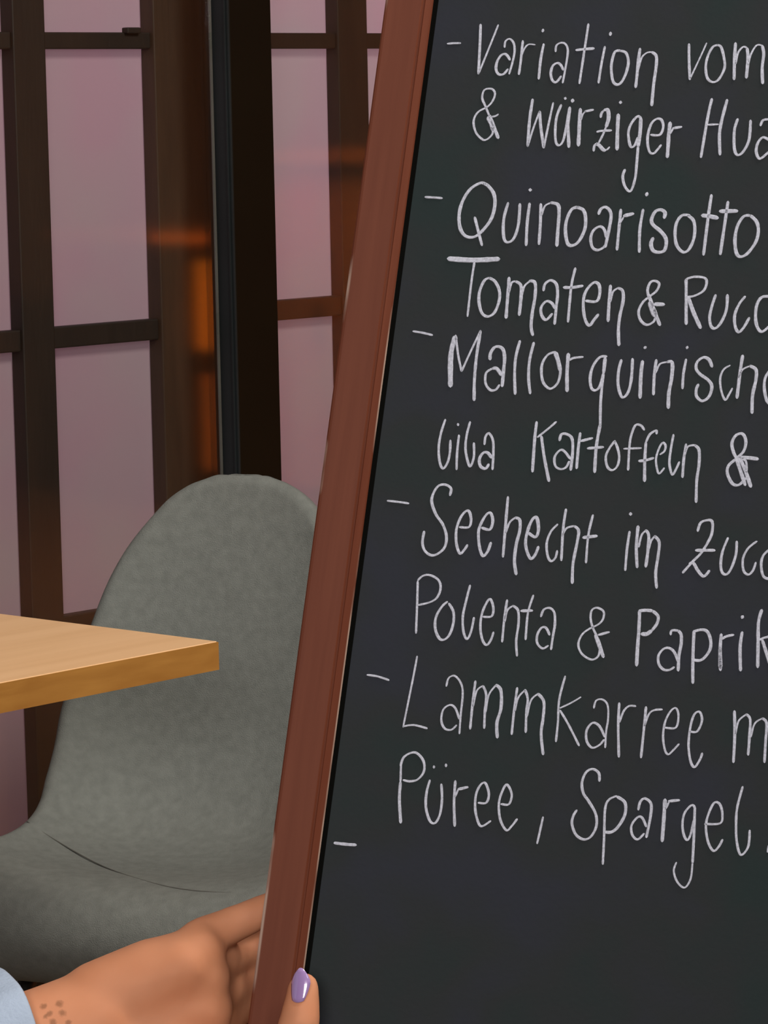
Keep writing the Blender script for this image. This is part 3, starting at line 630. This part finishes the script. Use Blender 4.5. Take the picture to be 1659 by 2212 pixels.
def ribbon(bm, pts, wid):
    P2 = [slate(x, y) for x, y in pts]
    # resample
    n = len(P2)
    if n == 1: P2 = [P2[0]-Vector((0, .0003, 0)), P2[0]+Vector((0, .0003, 0))]; n = 2
    hz = .00035 + (len(bm.verts) % 7)*.000012
    L_, R_ = [], []; wseed = random.random()*50
    wid = wid*.5/4118*1.0
    tot = sum((P2[i+1]-P2[i]).length for i in range(n-1)); run = 0
    for i, p in enumerate(P2):
        t = (P2[min(i+1, n-1)] - P2[max(i-1, 0)]); t.z = 0
        t = t.normalized() if t.length > 1e-9 else Vector((0, 1, 0)); nrm = Vector((-t.y, t.x, 0))
        if i: run += (P2[i]-P2[i-1]).length
        f = 1 + .16*noise.noise(Vector((run*260, wseed, 0))) + .05*noise.noise(Vector((run*1500, wseed, 3)))
        # the chalk is held slantwise: strokes running down are broader than those running across to the right
        slant = abs(nrm.dot(Vector((.86, .5, 0)))); f *= .80 + .30*slant
        edge = min(run, tot-run); f *= .72 + .28*min(1, edge/.0008)
        ww = wid*f
        L_.append((p + nrm*ww, p + nrm*ww*.8)); R_.append((p - nrm*ww, p - nrm*ww*.8))
    # rounded ends
    vl = [[bm.verts.new((q.x, q.y, q.z+h)) for q, h in ((a, .00003), (b, hz))] for a, b in L_]
    vr = [[bm.verts.new((q.x, q.y, q.z+h)) for q, h in ((a, .00003), (b, hz))] for a, b in R_]
    for i in range(n-1):
        bm.faces.new((vl[i][1], vl[i+1][1], vr[i+1][1], vr[i][1]))
        bm.faces.new((vl[i][0], vl[i+1][0], vl[i+1][1], vl[i][1])); bm.faces.new((vr[i][1], vr[i+1][1], vr[i+1][0], vr[i][0]))
    for k, sgn in ((0, -1), (n-1, 1)):
        t = (P2[1]-P2[0] if k == 0 else P2[-1]-P2[-2]).normalized()*sgn
        r = (vl[k][1].co - vr[k][1].co).length/2; c = (vl[k][1].co + vr[k][1].co)/2
        m = bm.verts.new(c + t*r*.8); bm.faces.new((vl[k][1], m, vr[k][1]))
word = None; bmw = None; words = []
def flush():
    global bmw
    if bmw is not None and len(bmw.verts):
        o = obj('chalk_word' if word != 'dash' else 'chalk_dash', bmw, M_chalk, board)
        if word != 'dash': o['label'] = 'white chalk word reading ' + word
    elif bmw is not None: bmw.free()
    bmw = None
for line in TEXT.strip().split('\n'):
    line = line.strip()
    if not line: continue
    if line.startswith('='):
        flush(); word = line[1:].strip(); bmw = bmesh.new(); continue
    cr = line[0]; rest = line[1:].strip(); wd_ = 6.0
    x0, y0, k_ = CROPS[cr]
    for st in rest.split(';'):
        st = st.strip()
        if not st: continue
        wpx = 6.0
        toks = st.split()
        if toks[0].startswith('w'): wpx = float(toks[0][1:]); toks = toks[1:]
        pts = [tuple(float(q) for q in t_.split(',')) for t_ in toks]
        pts = [(x0 + u/k_, y0 + v/k_) for u, v in pts]
        if len(pts) > 2: pts = catmull(pts, 8)
        elif len(pts) == 2:
            nseg = max(2, int(math.dist(pts[0], pts[1])/5)); pts = [(pts[0][0]+(pts[1][0]-pts[0][0])*q/nseg, pts[0][1]+(pts[1][1]-pts[0][1])*q/nseg) for q in range(nseg+1)]
        ribbon(bmw, pts, wpx)
flush()

# ------------------------------------------------------------------ the person whose hand steadies the board
def capsule(bm, p0, r0, p1, r1, seg=14):
    p0, p1 = Vector(p0), Vector(p1)
    for p, r in ((p0, r0), (p1, r1)):
        bmesh.ops.create_icosphere(bm, subdivisions=3, radius=r, matrix=Matrix.Translation(p))
    if (p1-p0).length > 1e-4: tube(bm, [p0, p1], [r0, r1], 20)
def chain(bm, pts):
    for a, b in zip(pts[:-1], pts[1:]): capsule(bm, a[0], a[1], b[0], b[1])
def ell(bm, c, r, rot=None):
    m = Matrix.Translation(Vector(c)) @ (rot or Matrix.Identity(4)) @ Matrix.Diagonal((*r, 1))
    bmesh.ops.create_icosphere(bm, subdivisions=4, radius=1, matrix=m)
def fuse(name, bm, voxel, mat, parent, smooth=6, fac=.5):
    """grow one continuous skin around overlapping volumes"""
    me = D.meshes.new(name+'_raw'); bm.to_mesh(me); bm.free()
    o = D.objects.new(name+'_raw', me); COL.objects.link(o)
    r = o.modifiers.new('r', 'REMESH'); r.mode = 'VOXEL'; r.voxel_size = voxel; r.use_smooth_shade = True
    sm_ = o.modifiers.new('s', 'SMOOTH'); sm_.iterations = smooth; sm_.factor = fac
    dg = bpy.context.evaluated_depsgraph_get(); dg.update()
    m2 = D.meshes.new_from_object(o.evaluated_get(dg)); m2.name = name
    D.objects.remove(o); m2.materials.clear(); m2.materials.append(mat)
    for p in m2.polygons: p.use_smooth = True
    b = D.objects.new(name, m2); COL.objects.link(b); b.parent = parent
    b.matrix_parent_inverse = Matrix.Identity(4)
    return b
def skin_mat(marks, rad):
    m, N, K, b = new_mat('skin')
    tc = N.new('ShaderNodeTexCoord'); nz = N.new('ShaderNodeTexNoise'); nz.inputs['Scale'].default_value = 28; nz.inputs['Detail'].default_value = 4
    K.new(tc.outputs['Object'], nz.inputs['Vector'])
    rp = N.new('ShaderNodeValToRGB'); e = rp.color_ramp.elements
    e[0].position = .3; e[0].color = (.49, .200, .100, 1); e[1].position = .7; e[1].color = (.55, .240, .130, 1)
    K.new(nz.outputs['Fac'], rp.inputs[0]); col = rp.outputs[0]
    # small dotted ink marks on the forearm
    n2 = N.new('ShaderNodeTexNoise'); n2.inputs['Scale'].default_value = 500
    K.new(tc.outputs['Object'], n2.inputs['Vector'])
    n2s = N.new('ShaderNodeMath'); n2s.operation = 'MULTIPLY_ADD'; n2s.inputs[1].default_value = .0022; n2s.inputs[2].default_value = -.0011; K.new(n2.outputs['Fac'], n2s.inputs[0])
    for (p, r) in marks:
        vm = N.new('ShaderNodeVectorMath'); vm.operation = 'DISTANCE'; vm.inputs[1].default_value = p
        K.new(tc.outputs['Object'], vm.inputs[0])
        ad = N.new('ShaderNodeMath'); ad.operation = 'ADD'; K.new(vm.outputs['Value'], ad.inputs[0]); K.new(n2s.outputs[0], ad.inputs[1])
        mr = N.new('ShaderNodeMapRange'); mr.inputs['From Min'].default_value = r*.6; mr.inputs['From Max'].default_value = r*1.3; mr.inputs['To Min'].default_value = .55; mr.inputs['To Max'].default_value = 0
        K.new(ad.outputs[0], mr.inputs['Value'])
        mx = N.new('ShaderNodeMixRGB'); mx.inputs[2].default_value = (.13, .055, .025, 1)
        K.new(mr.outputs[0], mx.inputs[0]); K.new(col, mx.inputs[1]); col = mx.outputs[0]
    K.new(col, b.inputs['Base Color']); b.inputs['Roughness'].default_value = .68; b.inputs['Specular IOR Level'].default_value = .25
    b.inputs['Subsurface Weight'].default_value = .12; b.inputs['Subsurface Radius'].default_value = (.01, .004, .002); b.inputs['Subsurface Scale'].default_value = .5
    return m
V = Vector
base = V((-.66, 1.70, 0))
person = tag(empty('person', Matrix.Translation(base)), 'person in light blue sleeves at the left, one hand with lilac nails gripping the board', 'person')
def Lc(p): return V(p)-base
# arm and hand, following the photograph
elbow = at(-800, 2610, 1.60); wrist = at(215, 2212, 1.688)
sh_r = V((-.585, 1.52, .97)); sh_l = V((-.585, 1.88, .97))
bm = bmesh.new()
HB = []
def hp(px, py, Y): return Lc(at(px, py, Y))
fore_mid = at(-420, 2462, 1.63)
chain(bm, [(Lc(sh_r), .050), (Lc(elbow), .041), (Lc(fore_mid), .0405), (hp(-60, 2322, 1.668), .0335), (hp(100, 2258, 1.680), .0315), (hp(215, 2212, 1.688), .0305)])
chain(bm, [(Lc(fore_mid)+V((0, .012, .0)), .034), (hp(215, 2222, 1.692), .026)])
# palm: four metacarpal rays fanning out of the wrist
wr = hp(215, 2212, 1.688)
heads = [hp(430, 2060, 1.690), hp(442, 2112, 1.688), hp(448, 2180, 1.686), hp(446, 2245, 1.688)]
for i, h_ in enumerate(heads):
    st_ = wr + V((0, 0, (.012, .005, -.003, -.011)[i]))
    chain(bm, [(st_, .0225), (h_*.55+st_*.45, (.0205, .0195, .0190, .0190)[i]), (h_, (.0150, .0145, .0145, .0150)[i])])
chain(bm, [(hp(250, 2165, 1.684), .019), (hp(400, 2085, 1.684), .0165)])          # heel pad on the little finger side
chain(bm, [(hp(250, 2262, 1.680), .021), (hp(395, 2300, 1.672), .017)])            # thumb pad
# fingers reach behind the frame and press on its back
YB = 1.702
fing = [[(hp(428, 2028, 1.696), .0112), (hp(520, 1990, 1.712), .0100), (hp(610, 1948, YB+.008), .0084), (hp(675, 1930, YB+.002), .0070)],
        [(hp(440, 2095, 1.698), .0112), (hp(535, 2050, 1.738), .0100), (hp(650, 2010, YB+.020), .0086), (hp(735, 1990, YB+.003), .0072)],
        [(hp(446, 2165, 1.698), .0112), (hp(540, 2112, 1.744), .0102), (hp(665, 2076, YB+.024), .0088), (hp(755, 2060, YB+.003), .0074)],
        [(hp(444, 2235, 1.698), .0112), (hp(535, 2160, 1.744), .0100), (hp(645, 2138, YB+.024), .0086), (hp(725, 2128, YB+.003), .0072)]]
for f_ in fing: chain(bm, f_)
thumb = [(hp(300, 2268, 1.676), .0195), (hp(430, 2358, 1.652), .0150), (hp(548, 2368, 1.638), .0126), (hp(622, 2296, 1.634), .0112), (hp(648, 2205, 1.638), .0112), (hp(656, 2134, 1.6435), .0088)]
chain(bm, thumb)
# other arm, rested on the thigh
el2 = V((-.50, 1.98, .73)); wr2 = V((-.36, 1.90, .615))
chain(bm, [(Lc(sh_l), .050), (Lc(el2), .041), (Lc(V((-.44, 1.945, .68))), .039), (Lc(wr2), .027)])
for i in range(4):
    y_ = -.024+.016*i; chain(bm, [(Lc(wr2), .020), (Lc(wr2+V((.07, y_-.01, -.012))), .0125), (Lc(wr2+V((.11, y_*1.15-.012, -.022))), .0092), (Lc(wr2+V((.140-.006*abs(i-1), y_*1.2-.014, -.048))), .0074)])
chain(bm, [(Lc(wr2+V((.01, -.015, 0))), .017), (Lc(wr2+V((.055, -.048, -.012))), .0125), (Lc(wr2+V((.085, -.056, -.028))), .0092)])
# torso, neck, head, legs
hip = V((-.745, 1.70, .53)); chest = V((-.65, 1.70, .86))
ell(bm, Lc(hip), (.115, .165, .10)); ell(bm, Lc(V((-.70, 1.70, .69))), (.105, .140, .13)); ell(bm, Lc(chest), (.112, .155, .15))
chain(bm, [(Lc(sh_r+V((-.01, .03, 0))), .052), (Lc(V((-.61, 1.70, .99))), .062), (Lc(sh_l+V((-.01, -.03, 0))), .052)])
chain(bm, [(Lc(V((-.61, 1.70, .99))), .056), (Lc(V((-.585, 1.70, 1.09))), .050)])
hd = V((-.56, 1.70, 1.185))
ell(bm, Lc(hd+V((-.008, 0, .02))), (.094, .074, .088)); ell(bm, Lc(hd+V((.018, 0, -.035))), (.068, .056, .070))
ell(bm, Lc(hd+V((.055, 0, -.088))), (.026, .028, .018))
chain(bm, [(Lc(hd+V((.082, 0, .012))), .008), (Lc(hd+V((.102, 0, -.022))), .0115)])
for q in (-1, 1):
    ell(bm, Lc(hd+V((.092, q*.011, -.027))), (.009, .008, .007)); ell(bm, Lc(hd+V((.062, q*.034, -.012))), (.020, .020, .016))
    ell(bm, Lc(hd+V((-.008, q*.077, -.006))), (.018, .008, .030)); ell(bm, Lc(hd+V((.076, q*.030, .026))), (.012, .022, .009)); ell(bm, Lc(hd+V((.070, q*.032, -.006))), (.012, .018, .006))
ell(bm, Lc(hd+V((.078, 0, -.055))), (.013, .024, .006)); ell(bm, Lc(hd+V((.074, 0, -.066))), (.014, .020, .007))
for q in (-1, 1):
    kn = V((-.30, 1.70+q*.11, .515)); an = V((-.345, 1.70+q*.115, .09))
    chain(bm, [(Lc(hip+V((0, q*.085, -.01))), .085), (Lc(kn), .056), (Lc(V((-.335, 1.70+q*.113, .33))), .054), (Lc(an), .036)])
    chain(bm, [(Lc(an+V((-.03, 0, -.045))), .034), (Lc(an+V((.13, q*.01, -.065))), .022)])
marks = [(hp(95, 2174, 0+1.66), .0019)]
tat = [(94, 2175, .0016), (128, 2170, .0018), (108, 2190, .0014), (135, 2190, .0017), (98, 2196, .0011), (114, 2209, .0016), (148, 2210, .0014)]
def on_arm(px, py):
    """point of the forearm surface under a sight line (axis 3->5 of the chain)"""
    A_ = at(-60, 2322, 1.668); B_ = at(215, 2212, 1.688); dd = ray(px, py); best = None
    for k in range(400):
        p = camP + dd*((1.60 + k*.0003)/dd.y); t = max(0, min(1, (p-A_).dot(B_-A_)/(B_-A_).length_squared)); r = .0335+(.0285-.0335)*t
        if (p-(A_+(B_-A_)*t)).length < r: return p
    return camP + dd*(1.66/dd.y)
M_skin = skin_mat([(tuple(Lc(on_arm(x, y))), r*1.2) for x, y, r in tat], 0)
body = fuse('body', bm, .0025, M_skin, person, 16)
def nail(name, c, tip_dir, out_dir, wdt, ln, par, rad):
    t = V(tip_dir).normalized(); o_ = V(out_dir); o_ = (o_ - t*o_.dot(t)).normalized(); sd = t.cross(o_)
    bm = bmesh.new(); rows = []
    for thick in (0, -.0005):
        g = []
        for i in range(9):
            v = i/8; row = []
            wf = math.sin(math.pi*(.18+.50*v))**.8 if v < .62 else (1-((v-.62)/.38)**2*.62)*math.sin(math.pi*.49)
            for j in range(9):
                u = -1+2*j/8; ang = u*wdt/rad*wf/2*1.0
                rr = rad + thick + .0004*math.sin(math.pi*v) - (.0012*max(0, v-.75)*4*.3)
                row.append(bm.verts.new(Lc(c) - o_*rad + o_*(rr*math.cos(ang)) + sd*(rr*math.sin(ang)) + t*(ln*(v-.5) - .0012*u*u*(1 if v > .5 else -1))))
            g.append(row)
        rows.append(g)
    for g in rows:
        for i in range(8):
            for j in range(8): bm.faces.new((g[i][j], g[i][j+1], g[i+1][j+1], g[i+1][j]))
    a, b = rows
    loop = [(0, j) for j in range(9)] + [(i, 8) for i in range(1, 9)] + [(8, j) for j in range(7, -1, -1)] + [(i, 0) for i in range(7, 0, -1)]
    for k in range(len(loop)):
        i0, j0 = loop[k]; i1, j1 = loop[(k+1) % len(loop)]
        bm.faces.new((a[i0][j0], a[i1][j1], b[i1][j1], b[i0][j0]))
    return obj(name, bm, M_nail, par, True)
up_th = at(657, 2122, 1.6445)-at(648, 2205, 1.638)
nail('fingernail', at(645, 2128, 1.6325), up_th, (-.50, -.86, .08), .0125, .0180, body, .0078)
for f_ in fing:
    t_ = (f_[3][0]-f_[2][0]); c_ = base+f_[3][0]+V((.002, .0066, 0)); nail('fingernail', c_, t_, (0, 1, .1), .0095, .0150, body, .0066)
# eyes and lips
for q in (-1, 1):
    bm = bmesh.new(); ell(bm, Lc(hd+V((.0645, q*.032, .008))), (.0125, .0125, .0085)); e_ = obj('eye', bm, M_eye, body, True)
    bm = bmesh.new(); ell(bm, Lc(hd+V((.0752, q*.032, .008))), (.0028, .0055, .0055)); obj('iris', bm, M_iris, body, True)
bm = bmesh.new(); ell(bm, Lc(hd+V((.0865, 0, -.0565))), (.006, .020, .004)); ell(bm, Lc(hd+V((.0845, 0, -.0635))), (.006, .017, .0045)); obj('lips', bm, M_lip, body, True)
# hair
bm = bmesh.new()
ell(bm, Lc(hd+V((-.022, 0, .035))), (.098, .085, .088)); ell(bm, Lc(hd+V((-.065, 0, -.03))), (.055, .075, .10))
for q in (-1, 1): chain(bm, [(Lc(hd+V((-.03, q*.062, .0))), .034), (Lc(hd+V((-.07, q*.06, -.12))), .032), (Lc(hd+V((-.10, q*.05, -.20))), .022)])
fuse('hair', bm, .005, M_hair, person, 4)
# shirt with long sleeves; the near cuff is turned back
bm = bmesh.new()
ell(bm, Lc(hip+V((0, 0, .03))), (.135, .185, .10)); ell(bm, Lc(V((-.70, 1.70, .69))), (.125, .165, .14)); ell(bm, Lc(chest), (.130, .178, .165))
chain(bm, [(Lc(sh_r+V((-.01, .03, 0))), .068), (Lc(V((-.615, 1.70, .975))), .078), (Lc(sh_l+V((-.01, -.03, 0))), .068)])
for q in (-1, 1): chain(bm, [(Lc(hip+V((0, q*.055, .02))), .122), (Lc(V((-.70, 1.70+q*.045, .69))), .116), (Lc(chest+V((0, q*.05, 0))), .118)])
chain(bm, [(Lc(sh_r), .066), (Lc(elbow), .056), (Lc(fore_mid), .052), (hp(-190, 2372, 1.655), .046)])
chain(bm, [(Lc(sh_l), .066), (Lc(el2), .056), (Lc(V((-.43, 1.94, .672))), .050)])
shirt = fuse('shirt', bm, .006, M_shirt, person, 14)
ca, cb = at(-260, 2400, 1.650), at(40, 2276, 1.6765)
ax_ = (cb-ca).normalized(); e1 = ax_.orthogonal().normalized(); e2 = ax_.cross(e1)
bm = bmesh.new(); rings = []
prof = [(0, .0500), (.015, .0505), (.030, .0495), (.045, .0492), (.060, .0488), (.070, .0486), (.0745, .0484), (.0765, .0478), (.0772, .0468), (.0766, .0458), (.075, .0452), (.060, .0448), (.040, .0445), (.020, .0445)]
L0 = (cb-ca).length
for (d_, r_) in prof:
    rg = []
    for k in range(48):
        th = 2*math.pi*k/48
        w_ = 1 + .035*math.sin(3*th+1.0) + .02*math.sin(7*th+d_*60) + .018*noise.noise(V((math.cos(th)*2, math.sin(th)*2, d_*30)))
        tilt = .010*math.cos(th-1.2)*(d_/.077)
        rg.append(bm.verts.new(Lc(ca + ax_*(L0-.0772+d_+tilt) + (e1*math.cos(th)+e2*math.sin(th))*r_*w_*.93)))
    rings.append(rg)
for i in range(len(rings)-1):
    for k in range(48): bm.faces.new((rings[i][k], rings[i][(k+1) % 48], rings[i+1][(k+1) % 48], rings[i+1][k]))
obj('cuff', bm, M_shirt, shirt, True)
# trousers and shoes
bm = bmesh.new(); ell(bm, Lc(hip+V((0, 0, -.005))), (.128, .178, .098))
for q in (-1, 1):
    kn = V((-.30, 1.70+q*.11, .515)); an = V((-.345, 1.70+q*.115, .12))
    chain(bm, [(Lc(hip+V((0, q*.085, -.01))), .096), (Lc(kn), .068), (Lc(V((-.335, 1.70+q*.113, .33))), .065), (Lc(an), .056)])
fuse('trousers', bm, .006, M_jean, person, 4)
for q in (-1, 1):
    bm = bmesh.new(); an = V((-.345, 1.70+q*.115, .09))
    chain(bm, [(Lc(an+V((-.03, 0, -.03))), .042), (Lc(an+V((.04, q*.004, -.042))), .044), (Lc(an+V((.14, q*.01, -.058))), .030)])
    for v_ in bm.verts:
        if v_.co.z < .012: v_.co.z = .0
    bmesh.ops.remove_doubles(bm, verts=bm.verts[:], dist=.00001)
    fuse('shoe', bm, .004, M_shoe, person, 2)
# stool under the person
stool = tag(empty('wooden_stool', Matrix.Translation((-.765, 1.70, 0))), 'round oak stool under the seated person at the left', 'stool')
bm = bmesh.new(); tube(bm, [(0, 0, .392), (0, 0, .398), (0, 0, .418), (0, 0, .424)], [.150, .158, .158, .150], 40); obj('seat', bm, M_stool, stool)
for k in range(4):
    a_ = math.pi/4 + k*math.pi/2; bm = bmesh.new(); tube(bm, [(.10*math.cos(a_), .10*math.sin(a_), .393), (.17*math.cos(a_), .17*math.sin(a_), 0)], [.016, .012], 14); obj('leg', bm, M_stool, stool, True)
bm = bmesh.new()
pts_ = [(.145*math.cos(2*math.pi*k/24), .145*math.sin(2*math.pi*k/24), .17) for k in range(25)]; tube(bm, pts_, .007, 8, False); obj('footring', bm, M_leg, stool, True)
